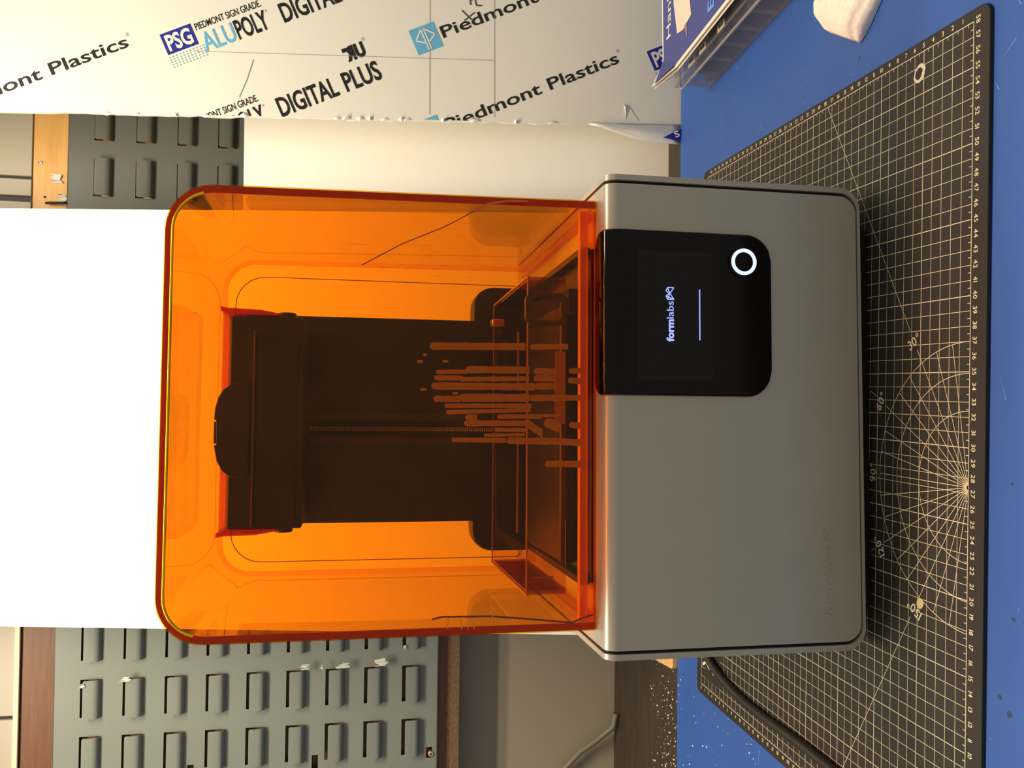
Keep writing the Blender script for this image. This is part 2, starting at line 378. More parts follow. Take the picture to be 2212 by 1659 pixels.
# torn curls of film along the edge
for k, t in enumerate((0.70, 0.665, 0.62, 0.585, 0.54, 0.43, 0.418, 0.402, 0.39, 0.372, 0.352, 0.345, 0.30, 0.262, 0.21, 0.165)):
    R = random.Random(40+k); s0 = edge_s(t)-0.0005; hgt = R.uniform(0.003, 0.008); wd = R.uniform(0.003, 0.009)
    b = MB().add([SP(s0+0.001, t-wd, 0.0005), SP(s0+R.uniform(.002, .006), t, 0.0006+hgt*.4), SP(s0+0.001, t+wd, 0.0005), SP(s0-0.0015, t+R.uniform(-.004, .004), hgt*.25)], [(0, 1, 3), (1, 2, 3)])
    o = b.build('film_curl', M_FILMEDGE, sheet); s = o.modifiers.new('gauge', 'SOLIDIFY'); s.thickness = 0.0002
# loose flap at the foot
ft = [0.118, 0.104, 0.086, 0.062, 0.034, 0.013, 0.0005]; fl = [-0.0035, -0.0062, -0.0125, -0.0195, -0.0235, -0.0240, -0.0250]; fm = [.0006, .004, .007, .006, .008, .006, .004]
V = []; NF = 6
for t, s1, hgt in zip(ft, fl, fm):
    for j in range(NF+1):
        a = j/NF; s = (edge_s(t)+0.002)*(1-a)+s1*a
        V.append(SP(s, t, 0.0012+hgt*math.sin(a*PI*0.9)*(0.6+0.4*math.sin(t*160+j))))
flap = MB().add(V, [(i*(NF+1)+j, i*(NF+1)+j+1, (i+1)*(NF+1)+j+1, (i+1)*(NF+1)+j) for i in range(len(ft)-1) for j in range(NF)]).build('film_flap', M_FILMEDGE, sheet, smooth=60)
s = flap.modifiers.new('gauge', 'SOLIDIFY'); s.thickness = 0.00025
MB().add([SP(-0.0185, 0.0255, 0.0100), SP(-0.0060, 0.0010, 0.0105), SP(-0.0230, 0.0010, 0.0085)], [(0, 1, 2)]).build('logo_patch', M_NAVY, sheet)
v, f2, L_ = text2d('S', 0.0062, 0.0075, 0.03); DIRX, DIRY = 0.405, -0.914
MB().add([SP(-0.0187+x*DIRX-y*DIRY, 0.0098+x*DIRY+y*DIRX, 0.0112) for x, y in v], f2).build('lettering', M_FILM, sheet)
# standing crease
MB().add([SP(0.004, 0.071, 0.0005), SP(0.020, 0.0725, 0.003), SP(0.0245, 0.074, 0.0006), SP(0.020, 0.066, 0.0006), SP(0.004, 0.055, 0.0005)], [(0, 1, 2), (0, 4, 3, 1), (1, 3, 2)]).build('film_crease', M_FILMEDGE, sheet)

def stamp(polys, name, m, origin, d=0.0004):
    """flat print: (verts, faces) in print coordinates -> sheet, trimmed at the torn edge"""
    V, F = polys
    ox, oy = origin
    pts = [(ox+x*DIRX-y*DIRY, oy+x*DIRY+y*DIRX) for x, y in V]
    bm = bmesh.new(); vs = [bm.verts.new((a, c, 0)) for a, c in pts]
    for q in F:
        try: bm.faces.new([vs[i] for i in q])
        except ValueError: pass
    for co, no in (((edge_s(0)+0.0015, 0, 0), (-1, -0.0205, 0)), ((0, 0.001, 0), (0, -1, 0)), ((0.419, 0, 0), (1, 0, 0)), ((0, 1.049, 0), (0, 1, 0))):
        bmesh.ops.bisect_plane(bm, geom=bm.verts[:]+bm.edges[:]+bm.faces[:], plane_co=co, plane_no=no, clear_outer=True)
    if len(bm.faces) == 0: bm.free(); return
    bm.verts.index_update()
    me = bpy.data.meshes.new(name); VV = [SP(q.co.x, q.co.y, d) for q in bm.verts]; FF = [tuple(q.index for q in fc.verts) for fc in bm.faces]
    bm.free(); me.from_pydata(VV, [], FF); me.update(); link(name, me, m, sheet)
def shift(V, dx, dy): return [(x+dx, y+dy) for x, y in V]
def rect(x0, x1, y0, y1): return [(x0, y0), (x1, y0), (x1, y1), (x0, y1)], [(0, 1, 2, 3)]
def strokes(segs, wd):
    V = []; F = []
    for (x0, y0), (x1, y1) in segs:
        dx, dy = x1-x0, y1-y0; l = math.hypot(dx, dy); nx, ny = -dy/l*wd/2, dx/l*wd/2; k = len(V)
        V += [(x0+nx, y0+ny), (x0-nx, y0-ny), (x1-nx, y1-ny), (x1+nx, y1+ny)]; F.append((k, k+1, k+2, k+3))
    return V, F
T_pied = text2d('Piedmont Plastics', 0.236, 0.0145, 0.012)
T_sign = text2d('PIEDMONT SIGN GRADE.', 0.083, 0.0082, 0.008)
T_alu = text2d('ALU', 0.0405, 0.0228, 0.012); T_poly = text2d('POLY', 0.0400, 0.0228, 0.022)
T_dig = text2d('DIGITAL', 0.0755, 0.0228, 0.022); T_plus = text2d('PLUS', 0.0470, 0.0228, 0.022)
T_psg = text2d('PSG', 0.0310, 0.0185, 0.03); T_reg = text2d('®', 0.0040, 0.0045); T_reg2 = text2d('®', 0.0022, 0.0026)
T_ru = text2d('U', 0.0118, 0.0160, 0.06); T_r = text2d('R', 0.0120, 0.0160, 0.06)
def unit(ox, oy):
    def at(dx, dy): return (ox+dx, oy+dy)
    stamp(T_pied[:2], 'lettering', M_INK, (ox, oy))
    stamp((shift(T_reg[0], 0.2375, 0.0118), T_reg[1]), 'lettering', M_PENCIL, (ox, oy))
    lg = at(-0.0232, 0.0302); q = rect(0, 0.033, 0, 0.0325); stamp(q, 'logo_square', M_SKY, lg)
    seg = [((0.0148, 0.002), (0.0148, 0.0285)), ((0.0148, 0.0285), (0.0040, 0.0175)), ((0.0040, 0.0175), (0.0148, 0.0105)), ((0.0182, 0.002), (0.0182, 0.0285)), ((0.0182, 0.0285), (0.0290, 0.0175)), ((0.0290, 0.0175), (0.0182, 0.0105))]
    stamp(strokes(seg, 0.0018), 'logo_mark', M_FILM, lg, 0.0007)
    pg = at(0.0872, -0.2610)
    stamp(rect(0, 0.0385, 0, 0.0264), 'logo_block', M_NAVY, pg)
    stamp((shift(T_psg[0], 0.0038, 0.0038), T_psg[1]), 'lettering', M_FILM, pg, 0.0007)
    V = []; F = []
    for i in range(11):
        for k in range(5):
            x, y = 0.0005+0.0042*i, -0.0034-0.0031*k; kk = len(V); V += [(x+0.0009*math.cos(PI/4*j), y+0.0009*math.sin(PI/4*j)) for j in range(8)]; F.append(tuple(range(kk, kk+8)))
    stamp((V, F), 'dot_pattern', M_DOT, pg)
    stamp(T_sign[:2], 'lettering', M_INK, at(0.1190, -0.2930))
    al = at(0.0935, -0.3052)
    stamp(T_alu[:2], 'lettering', M_SKY, al)
    for T, dx in ((T_poly, 0.0425), (T_dig, 0.1003), (T_plus, 0.1850)): stamp((shift(T[0], dx, 0), T[1]), 'lettering', M_INK, al)
    stamp((shift(T_reg2[0], 0.0838, 0.020), T_reg2[1]), 'lettering', M_INK, al)
    ru = at(0.2040, -0.4755)
    V = [(0.0120-x, y+0.002) for x, y in T_r[0]]
    stamp((V, [tuple(reversed(q)) for q in T_r[1]]), 'component_mark', M_INK, ru)
    stamp((shift(T_ru[0], 0.0128, 0.002), T_ru[1]), 'component_mark', M_INK, ru)
    stamp(rect(-0.0022, 0.004, 0.0135, 0.0185), 'component_mark', M_INK, ru)
    stamp((shift(T_reg[0], 0.0255, 0.0185), T_reg[1]), 'lettering', M_PENCIL, ru)
for o_ in ((-0.0278, 0.8907), (-0.1435, 0.8917), (0.0971, 0.3010), (-0.0185, 0.2955), (0.2131, 0.300), (0.0890, 0.8900)): unit(*o_)
# pencil guide lines and a handwritten note
def line_part(name, segs, wd, m, d=0.0005):
    V, F = strokes(segs, wd)
    MB().add([SP(x, y, d) for x, y in V], F).build(name, m, sheet)
line_part('pencil_line', [((0.16, 0.3186), (0.001, 0.317))], 0.0007, M_PENCIL)
line_part('pencil_line', [((0.16, 0.2390), (0.001, 0.237))], 0.0007, M_PENCIL)
line_part('pencil_line', [((0.0658, 0.5990), (0.0721, 0.2381))], 0.0005, M_PENCIL)
line_part('pen_scratch', [((0.059, 0.530), (0.035, 0.537)), ((0.035, 0.537), (0.012, 0.546))], 0.0009, M_PENCIL)
line_part('handwriting', [((0.1330, 0.2790), (0.1190, 0.2640)), ((0.1200, 0.2760), (0.1310, 0.2630)), ((0.1400, 0.2680), (0.1460, 0.2690)), ((0.1460, 0.2690), (0.1480, 0.2630)), ((0.1480, 0.2630), (0.1400, 0.2610)), ((0.1400, 0.2610), (0.1400, 0.2540))], 0.0016, mat('marker_grey', (70, 68, 64), 0.6))

# ------------------------------------------------------------------ cutting mat
GX, GY, MZ = -0.29, 0.0, 0.003
mt = thing('cutting_mat', 'black cutting mat with cream centimetre grid under the printer', 'cutting mat', (0, 0, 0))
MB().prism(rrect(-0.3015, 0.2985, -0.0145, 0.4425, 0.008), MZ, 'z', 0.0001).build('mat_slab', M_MAT, mt, bevel=0.0005)
def flat(segs, wd, z):
    V, F = strokes(segs, wd); return [(x, y, z) for x, y in V], F
g = MB(); gb = MB()
def P_(gx, gy): return (GX+gx*0.01, GY+gy*0.01)
for k in range(0, 59):
    d = (gb if k % 5 == 0 or k == 58 else g)
    d.add(*flat([(P_(k, 0), P_(k, 43 if not (1 < k < 12) else 38))], 0.00055 if d is gb else 0.00036, MZ+0.00012))
    if 1 < k < 12: d.add(*flat([(P_(k, 42), P_(k, 43))], 0.00036, MZ+0.00012))
for k in range(0, 44):
    d = (gb if k % 5 == 0 or k == 43 else g)
    d.add(*flat([(P_(0, k), P_(1, k)), (P_(1 if not 38 < k < 42 else 12, k), P_(58, k))], 0.00055 if d is gb else 0.00036, MZ+0.00012))
g.add(*flat([(P_(1, 38), P_(12, 38)), (P_(1, 42), P_(12, 42)), (P_(1, 38), P_(1, 42))], 0.00045, MZ+0.00012))
for k in range(58): g.add(*flat([(P_(k+.5, 0), P_(k+.5, .28))], 0.0004, MZ+0.00013))
for k in range(43):
    g.add(*flat([(P_(58, k+.5), P_(57.75, k+.5)), (P_(0, k+.5), P_(.25, k+.5))], 0.0004, MZ+0.00013))
g.build('fine_grid_lines', M_MATINK, mt); gb.build('bold_grid_lines', M_MATINK, mt)
fan = MB(); FC = (27.4, 0.0)
def polar(a, r): return P_(FC[0]+r*math.cos(math.radians(a)), FC[1]+r*math.sin(math.radians(a)))
for a in range(10, 180, 10):
    r1 = 9.6
    fan.add(*flat([(polar(a, 0.05), polar(a, r1))], 0.00042, MZ+0.00016))
for a in (30, 150): fan.add(*flat([(polar(a, 9.6), polar(a, 10.7 if a == 30 else 10.0)), (polar(a, 12.3 if a == 30 else 11.5), polar(a, 35.2 if a == 30 else 31.6))], 0.00042, MZ+0.00016))
for a in (60, 120): fan.add(*flat([(polar(a, 9.6), polar(a, 10.4)), (polar(a, 11.7), polar(a, 12.5))], 0.00042, MZ+0.00016))
for r in (5.0, 7.5, 9.6): fan.add(*flat([(polar(a, r), polar(a+4, r)) for a in range(0, 180, 4)], 0.00045, MZ+0.00016))
fan.build('protractor_lines', M_MATINK, mt)
dg = {c: text2d(c, None, 1.0, 0.01) for c in '0123456789°'}
def number(b, text, cx, cy, dx, dy, cap, z):
    W = sum(dg[c][2]*1.05+0.12 for c in text)*cap; x = -W/2
    for c in text:
        v, f_, w_ = dg[c]
        b.add([(cx+(x+p[0]*cap)*dx-(p[1]-.5)*cap*dy, cy+(x+p[0]*cap)*dy+(p[1]-.5)*cap*dx, z) for p in v], f_); x += (w_*1.05+0.12)*cap
def number_part(name, text, cx, cy, dx, dy, cap, z):
    b = MB(); number(b, text, cx, cy, dx, dy, cap, z); b.build(name, M_MATINK, mt)
for k in range(0, 59): number_part('ruler_number', str(k), *P_(k, -0.42), -1, 0, 0.0036, MZ+0.00015)
for k in range(1, 43): number_part('ruler_number', str(k), *P_(58.42, k), 0, -1, 0.0033, MZ+0.00015)
for k in range(0, 43): number_part('ruler_number', str(k), *P_(-0.42, 43-k), 0, 1, 0.0033, MZ+0.00015)
for a, r in ((30, 11.4), (60, 11.05), (90, 10.5), (120, 11.05), (150, 10.75)):
    x, y = polar(a, r); t = math.radians(a-90); number_part('angle_number', str(a)+'°', x, y, math.cos(t), math.sin(t), 0.0068, MZ+0.00018)
v, f2, _ = text2d('X', 0.014, 0.017, 0.04)
MB().add([(-0.2545-x, 0.4255-y, MZ+0.0002) for x, y in v], f2).build('maker_lettering', M_MATINK, mt)
v, f2, _ = text2d('DCK', 0.016, 0.010, 0.0)
MB().add([(-0.2620-x*0.55, 0.4060-y-x*0.45, MZ+0.0002) for x, y in v], f2).build('maker_lettering', M_MATINK, mt)
# worn and glue-marked spots
for (x, y, r, m_) in ((0.2755, 0.0545, 0.0060, 'glue'), (-0.1035, 0.0470, 0.0036, 'tape')):
    R = random.Random(int(x*1000)); b = MB(); n = 22
    ins = 0.45 if m_ == 'glue' else 0.0
    po = [(x+r*(0.9+.16*math.sin(4*PI*k/n+x*99)+R.random()*.10)*math.cos(2*PI*k/n), y+r*1.25*(0.9+.16*math.sin(4*PI*k/n+x*99)+R.random()*.10)*math.sin(2*PI*k/n), MZ+0.0003) for k in range(n)]
    pi_ = [(x+(p[0]-x)*(0.62+.16*math.sin(2*PI*i/22)), y+(p[1]-y)*(0.62+.16*math.sin(2*PI*i/22+.5)), MZ+0.0003) for i, p in enumerate(po)]
    if ins: b.add(po+pi_, [(k, (k+1) % n, (k+1) % n+n, k+n) for k in range(n)])
    else: b.add(po, [tuple(range(n))])
    b.build('glue_mark', mat('dried_glue', (206, 198, 176), 0.7) if ins else mat('old_tape', (206, 194, 132), 0.6), mt)
sp = MB()
for k in range(120):
    x, y = random.uniform(-0.28, 0.29), random.uniform(0.0, 0.30); r = random.uniform(0.0002, 0.0008); a = random.uniform(0, PI)
    sp.add([(x-r*2*math.cos(a), y-r*2*math.sin(a), MZ+0.0003), (x+r*.4*math.sin(a), y-r*.4*math.cos(a), MZ+0.0003), (x+r*2*math.cos(a), y+r*2*math.sin(a), MZ+0.0003)], [(0, 1, 2)])
sp.build('cut_marks', mat('cut_mark', (120, 112, 96), 0.7), mt, kind='stuff')

# ------------------------------------------------------------------ printer
PR = thing('resin_printer', 'silver desktop resin 3D printer with orange see-through hood and black touchscreen', '3D printer', (0.0273, 0.1025, MZ), 0.0480)
ZB, ZT, HW, DEP, RT, RC = 0.0110, 0.2160, 0.1775, 0.345, 0.0095, 0.0170     # heights over the mat
def section(hw, zb, zt, rc):
    return [(-hw, zt)]+arc(-hw+rc, zb+rc, rc, 180, 270, 8)+arc(hw-rc, zb+rc, rc, 270, 360, 8)+[(hw, zt)]
def yz():                                                               # (depth, drop of the top) round the front top edge
    return [(RT*(1-math.cos(math.radians(a))), RT*(1-math.sin(math.radians(a)))) for a in range(0, 91, 10)]
body = MB(); I = 0.0068
steps = yz()+[(DEP, 0.0)]
body.rings([[(x, y, z if z < ZT-1e-6 else ZT-dz) for x, z in section(HW-I, ZB+I*0.55, ZT, RC-I*0.5)] for y, dz in steps])
body.build('base_housing', M_SILVER, PR, smooth=40)
gap = MB(); gap.rings([[(x, y+0.003, z if z < ZT-1e-6 else ZT-dz-0.0016) for x, z in section(HW-0.0035, ZB+0.0012, ZT, RC-0.003)] for y, dz in steps[:-1]+[(DEP-0.006, 0.0)]])
gap.build('shadow_gap', M_GAP, PR, smooth=40)
sh = MB(); ou = section(HW, ZB, ZT, RC); iN = list(reversed(section(HW-0.0042, ZB+0.0024, ZT, RC-0.0030)))
sh.rings([[(x, y, z if z < ZT-1e-6 else ZT-dz) for x, z in ou+iN] for y, dz in steps])
sh.build('outer_shell', M_SILVER, PR, smooth=40)
MB().prism(rrect(-0.150, 0.150, 0.009, 0.33, 0.01), ZB+0.004, 'z', 0.0002).build('plinth', M_BLACK, PR)

# embossed maker's name near the foot
M_EMB = mat('embossed_silver', (178, 172, 156), 0.5, 0.0, 0.03)
def butterfly(sx, sz):
    q = [((0, .05), (.42, .55)), ((.42, .55), (.50, 0.98)), ((.50, .98), (.08, .60)), ((.08, .60), (0, .05)), ((0, .05), (.47, 1-.25)), ((1, .05), (.58, .55)), ((.58, .55), (.50, .98)), ((.50, .98), (.92, .60)), ((.92, .60), (1, .05)), ((1, .05), (.53, .75))]
    q = [((0.0, 0.0), (0.0, 0.78)), ((0.0, 0.78), (0.28, 1.0)), ((0.28, 1.0), (0.52, 0.52)), ((0.52, 0.52), (0.0, 0.0)), ((0.0, .78), (.52, .52)), ((0.28, 1.0), (0.0, 0.0)),
         ((1.0, 0.0), (1.0, 0.78)), ((1.0, 0.78), (0.72, 1.0)), ((0.72, 1.0), (0.48, 0.52)), ((0.48, 0.52), (1.0, 0.0)), ((1.0, .78), (.48, .52))]
    return [((a[0]*sx, a[1]*sz), (b_[0]*sx, b_[1]*sz)) for a, b_ in q]
def front_text(name, parent, m, items, y):
    b = MB()
    for (V, F), x0, z0 in items: b.add([(x0+x, y, z0+z) for x, z in V], F)
    return b.build(name, m, parent)
tf, tl = text2d('form', 0.0305, 0.0060, 0.035), text2d('labs', 0.0235, 0.0060, 0.0)
front_text('embossed_lettering', PR, M_EMB, [((tf[0], tf[1]), -0.1535, 0.0385), ((tl[0], tl[1]), -0.1215, 0.0388), (strokes(butterfly(0.0085, 0.0065), 0.0008), -0.0950, 0.0388)], -0.0003)

# touchscreen: black glass that laps over the front edge of the housing
ts_path = [(0.0, z) for z in [0.0875+0.002*k for k in range(0, 12)]+[0.12, 0.15, 0.18, ZT-RT]]
arcp = [(RT-(RT)*math.cos(math.radians(a)), ZT-RT+RT*math.sin(math.radians(a))) for a in range(15, 91, 15)]
topp = [(y, ZT) for y in (0.0110, 0.0130, 0.0150, 0.0170, 0.0185, 0.0195, 0.0200)]
path = ts_path+arcp+topp
Ls = [0.0]
for a, b_ in zip(path, path[1:]): Ls.append(Ls[-1]+math.hypot(b_[0]-a[0], b_[1]-a[1]))
TX0, TX1 = 0.0140, 0.1358; cxm = (TX0+TX1)/2; hw_ = (TX1-TX0)/2; tot = Ls[-1]
def halfw(s):
    r = 0.019; r2 = 0.012
    if s < r: return hw_-r+math.sqrt(max(0, r*r-(r-s)**2))
    if tot-s < r2: return hw_-r2+math.sqrt(max(0, r2*r2-(r2-(tot-s))**2))
    return hw_
def slab(th, name, m, parent, inset=0.0, base=0.0):
    ringsO = []
    pts = []
    for i, (y, z) in enumerate(path):
        a = path[max(i-1, 0)]; c = path[min(i+1, len(path)-1)]; ty, tz = c[0]-a[0], c[1]-a[1]; l = math.hypot(ty, tz); ny, nz = -tz/l, ty/l
        h = max(halfw(Ls[i])-inset, 0.0005)
        pts.append((y, z, ny, nz, h))
    xs = [-1, -0.985, -0.9, -0.5, 0, 0.5, 0.9, 0.985, 1]
    V = []; n = len(xs)
    for y, z, ny, nz, h in pts:
        for k in xs: V.append((cxm+h*k, y+ny*(base+th*(0.7 if abs(k) == 1 else 1)), z+nz*(base+th*(0.7 if abs(k) == 1 else 1))))
    N = len(V)
    for y, z, ny, nz, h in pts:
        for k in xs: V.append((cxm+h*k, y+ny*base, z+nz*base))
    F = []
    for i in range(len(pts)-1):
        for k in range(n-1):
            a = i*n+k; F.append((a, a+1, a+n+1, a+n)); F.append((a+N, a+n+N, a+n+1+N, a+1+N))
        a = i*n; F.append((a, a+n, a+n+N, a+N)); a = i*n+n-1; F.append((a, a+N, a+n+N, a+n))
    F.append(tuple([k for k in range(n)]+[k+N for k in range(n-1, -1, -1)])); z0 = (len(pts)-1)*n; F.append(tuple([z0+k for k in range(n)]+[z0+k+N for k in range(n-1, -1, -1)]))
    return MB().add(V, F).build(name, m, parent, smooth=30)
slab(0.0012, 'screen_gasket', mat('orange_gasket', (150, 84, 40), 0.5), PR, -0.0006)
ts = slab(0.0028, 'touchscreen', M_GLASSB, PR, 0.0)
YF = -0.0030
MB().prism([(0.0250, 0.1350), (0.1205, 0.1350), (0.1205, 0.1930), (0.0250, 0.1930)], YF, 'y', -0.0020).build('display', mat_emit('backlit_display', (34, 33, 32), 0.10), ts)
tf, tl = text2d('form', 0.0165, 0.0052, 0.04), text2d('labs', 0.0128, 0.0052, 0.004)
M_GLOW = mat_emit('screen_glow', (146, 160, 255), 1.6)
front_text('display_lettering', ts, M_GLOW, [((tf[0], tf[1]), 0.0535, 0.1655), ((tl[0], tl[1]), 0.0706, 0.1655), (strokes(butterfly(0.0088, 0.0062), 0.0007), 0.0848, 0.1652)], YF-0.0002)
front_text('progress_line', ts, M_GLOW, [(rect(0.0550, 0.0929, 0.1446, 0.1455), 0, 0)], YF-0.0002)
bt = MB().prism([(0.1149+0.0118*math.cos(2*PI*k/48), 0.1102+0.0118*math.sin(2*PI*k/48)) for k in range(48)], -0.0044, 'y', -0.002).build('power_button', M_GLASSB, PR, bevel=0.0006)
MB().rings([[(0.1149+r*math.cos(2*PI*k/48), y, 0.1102+r*math.sin(2*PI*k/48)) for k in range(48)] for r, y in ((0.0100, -0.0043), (0.0100, -0.0050), (0.0074, -0.0050), (0.0074, -0.0043))], cap=False).build('light_ring', mat_emit('ring_glow', (196, 208, 255), 1.6), bt)

# hood: front plate, arch of side walls and top, rear plate
CX0, CX1, CT, CR, CY0, CY1, TH = -0.1612, 0.1612, 0.5285, 0.0330, 0.0240, 0.3080, 0.0052
def hood_outline(ins):
    r = CR-ins
    top = CT-ins
    dr = 0.010*1.0
    def sx(z): return 0.0022*(1-(z-ZT)/(CT-ZT))
    pts = [(CX1-ins, ZT+0.0006)]+arc(CX1-0.0015-ins-r, top-r, r, 0, 90, 12)+arc(CX0+ins+r, top-r, r, 90, 180, 12)+[(CX0+ins, ZT+0.0006)]
    return [(x+sx(z)*(1 if x > 0 else -0.0), z) for x, z in pts]
hood = thing('hood', '', '', (0, 0, 0)); del hood['label']; del hood['category']; hood.parent = PR
MB().prism(hood_outline(0.0), CY0+0.0042, 'y', CY0).build('front_plate', M_ORANGE, hood, bevel=0.0012, seg=2)
oo, ii = hood_outline(0.0), hood_outline(TH)
MB().prism(oo+list(reversed(ii)), CY1-0.0045, 'y', CY0+0.0062).build('side_wall', M_ORANGE, hood, smooth=40)
MB().prism(oo+list(reversed(ii)), CY0+0.0060, 'y', CY0+0.0044).build('wall_edge', M_ACREDGE, hood, smooth=40)
MB().tube([(x, CY0-0.0001, z) for x, z in hood_outline(TH+0.0006)[3:-3]], 0.0010, 10).build('edge_glint_bead', M_EDGEGLINT, hood, smooth=60)  # yellow metallic bead added to draw a bright glint along the hood edge
MB().prism(hood_outline(0.0), CY1, 'y', CY1-0.0042).build('rear_plate', M_ORANGE, hood, smooth=40)
# moulded frame line on the rear plate and lip along the foot
fr = rrect(-0.1470, 0.1425, ZT+0.004, 0.5160, 0.004, rt=0.030); fi = rrect(-0.1462, 0.1417, ZT+0.0048, 0.5152, 0.004, rt=0.0295); nF = len(fr)
b = MB(); b.add([(x, CY1-0.0062, z) for x, z in fr]+[(x, CY1-0.0062, z) for x, z in fi], [(k, (k+1) % nF, (k+1) % nF+nF, k+nF) for k in range(nF)])
b.build('frame_line', mat('dark_seam', (120, 50, 10), 0.5), hood)
MB().box(CX0+TH, CX1-TH, CY0+0.0046, CY0+0.0120, ZT+0.0006, ZT+0.0056).build('foot_lip', M_ORANGE, hood)
for x0, x1 in ((CX0+TH+0.0002, CX0+TH+0.006), (CX1-TH-0.006, CX1-TH-0.0002)):
    MB().box(x0, x1, CY0+0.0125, CY1-0.012, ZT+0.0006, ZT+0.0056).build('foot_lip', M_ORANGE, hood)
M_FLANGE = mat_clear('orange_flange', tint=(0.98, 0.62, 0.10), rough=0.1, haze=0.42, haze_rgb=(255, 170, 80))
MB().box(CX0+TH+0.0004, CX1-TH-0.0004, CY0+0.0046, CY0+0.0105, ZT+0.0058, ZT+0.0126).build('foot_flange', M_FLANGE, hood, bevel=0.0008)
scf = MB(); R = random.Random(21)
for k in range(34):
    x, z, l_ = R.uniform(0.100, 0.134), R.uniform(0.305, 0.410), R.choice([0.001, 0.002, 0.004, 0.008])
    scf.add([(x, CY0+0.0043, z), (x+0.0002, CY0+0.0043, z), (x+R.uniform(0, .0004), CY0+0.0043, z-l_)], [(0, 1, 2)])
scf.build('scuff_marks', mat('scuff', (120, 52, 16), 0.5), hood, kind='stuff')
# cracks
M_CRACK = mat('crack', (110, 34, 8), 0.4)
def ribbon(name, pts, wd, m, y, parent):
    V, F = strokes(list(zip(pts, pts[1:])), wd); return MB().add([(x, y, z) for x, z in V], F).build(name, m, parent)
zc = lambda z: z
ribbon('crack_line', [(0.1062, 0.3925), (0.1230, 0.3640), (0.1368, 0.3335), (0.1445, 0.3200), (0.1500, 0.3112)], 0.0007, M_CRACK, CY0-0.0003, hood)
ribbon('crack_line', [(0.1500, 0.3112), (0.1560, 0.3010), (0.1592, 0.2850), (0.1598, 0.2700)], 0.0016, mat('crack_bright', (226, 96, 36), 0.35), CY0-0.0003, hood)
ribbon('crack_line', [(-0.1485, 0.3390), (-0.1470, 0.3320), (-0.1478, 0.2957), (-0.1510, 0.2649), (-0.1545, 0.2353), (-0.1518, 0.2283), (-0.1490, 0.2190)], 0.0013, M_CRACK, CY0-0.0003, hood)
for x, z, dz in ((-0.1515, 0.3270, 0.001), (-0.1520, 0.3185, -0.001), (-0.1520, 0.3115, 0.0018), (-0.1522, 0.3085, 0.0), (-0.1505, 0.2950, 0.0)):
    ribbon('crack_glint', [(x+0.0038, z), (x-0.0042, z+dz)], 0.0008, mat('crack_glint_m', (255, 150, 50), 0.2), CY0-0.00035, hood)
# dried resin runs on the inside of the front plate
M_DRIP = mat('dried_resin', (196, 160, 112), 0.6, var=0.2, scale=60, stretch=(1, 1, 0.15))
M_DRIPT = MATS['dried_resin']
DR = [(0.0484, 0.3453, 0.0496, 0.2736, 0.0053), (0.0495, 0.2699, 0.0504, 0.2405, 0.0041), (0.0419, 0.3504, 0.0420, 0.3476, 0.0021), (0.0368, 0.3545, 0.0369, 0.3503, 0.0023), (0.0373, 0.3357, 0.0374, 0.3316, 0.0021), (0.0294, 0.3405, 0.0300, 0.3172, 0.0032),
      (0.0316, 0.3183, 0.0319, 0.2705, 0.0053), (0.0313, 0.2669, 0.0310, 0.2500, 0.0050), (0.0250, 0.3418, 0.0252, 0.3214, 0.0039), (0.0243, 0.3228, 0.0255, 0.2705, 0.0036), (0.0259, 0.2669, 0.0260, 0.2500, 0.0050), (0.0190, 0.3439, 0.0195, 0.2661, 0.0053), (0.0199, 0.2661, 0.0202, 0.2500, 0.0050),
      (0.0162, 0.3521, 0.0163, 0.3476, 0.0021), (0.0137, 0.3283, 0.0138, 0.3242, 0.0020), (0.0096, 0.3421, 0.0097, 0.3226, 0.0046), (0.0106, 0.3230, 0.0112, 0.2704, 0.0061), (0.0111, 0.2704, 0.0116, 0.2307, 0.0046), (0.0046, 0.3338, 0.0051, 0.2686, 0.0034), (-0.0002, 0.3327, 0.0020, 0.2693, 0.0032), (-0.0037, 0.3186, -0.0039, 0.3098, 0.0039),
      (-0.0032, 0.2945, -0.0027, 0.2609, 0.0036), (-0.0021, 0.2605, -0.0021, 0.2470, 0.0025), (-0.0082, 0.3194, -0.0080, 0.2725, 0.0044), (-0.0087, 0.2739, -0.0157, 0.2601, 0.0064), (-0.0078, 0.2587, -0.0109, 0.2469, 0.0078), (-0.0129, 0.2965, -0.0130, 0.2728, 0.0032), (-0.0170, 0.3045, -0.0165, 0.2735, 0.0025), (-0.0205, 0.3286, -0.0207, 0.2879, 0.0036),
      (-0.0210, 0.2875, -0.0214, 0.2469, 0.0050), (-0.0216, 0.2469, -0.0225, 0.2292, 0.0053), (-0.0383, 0.2578, -0.0383, 0.2439, 0.0051), (-0.0383, 0.2439, -0.0386, 0.2262, 0.0053), (0.0320, 0.2397, 0.0322, 0.2308, 0.0043), (0.0247, 0.2404, 0.0242, 0.2308, 0.0043), (-0.0090, 0.2396, -0.0096, 0.2307, 0.0046)]
for i, (x0, z0, x1, z1, wd) in enumerate(DR):
    R = random.Random(i); x0 += 0.0008; x1 += 0.0008; z0 -= 0.003; z1 -= 0.003
    n = max(3, int((z0-z1)/0.004)); h = wd/2; Lp = []; Rp = []
    for k in range(n+1):
        a = k/n; x = x0+(x1-x0)*a; z = (z0-h)+(z1-z0+h)*a; q = h*(1+0.10*R.uniform(-1, 1))
        Lp.append((x-q, z)); Rp.append((x+q, z))
    pts = list(reversed(Rp))+arc(x0, z0-h, h, 20, 160, 8)+Lp
    MB().prism(pts, CY0+0.0047+0.0001*(i % 3), 'y', CY0+0.0050).build('resin_run', M_DRIP, hood)

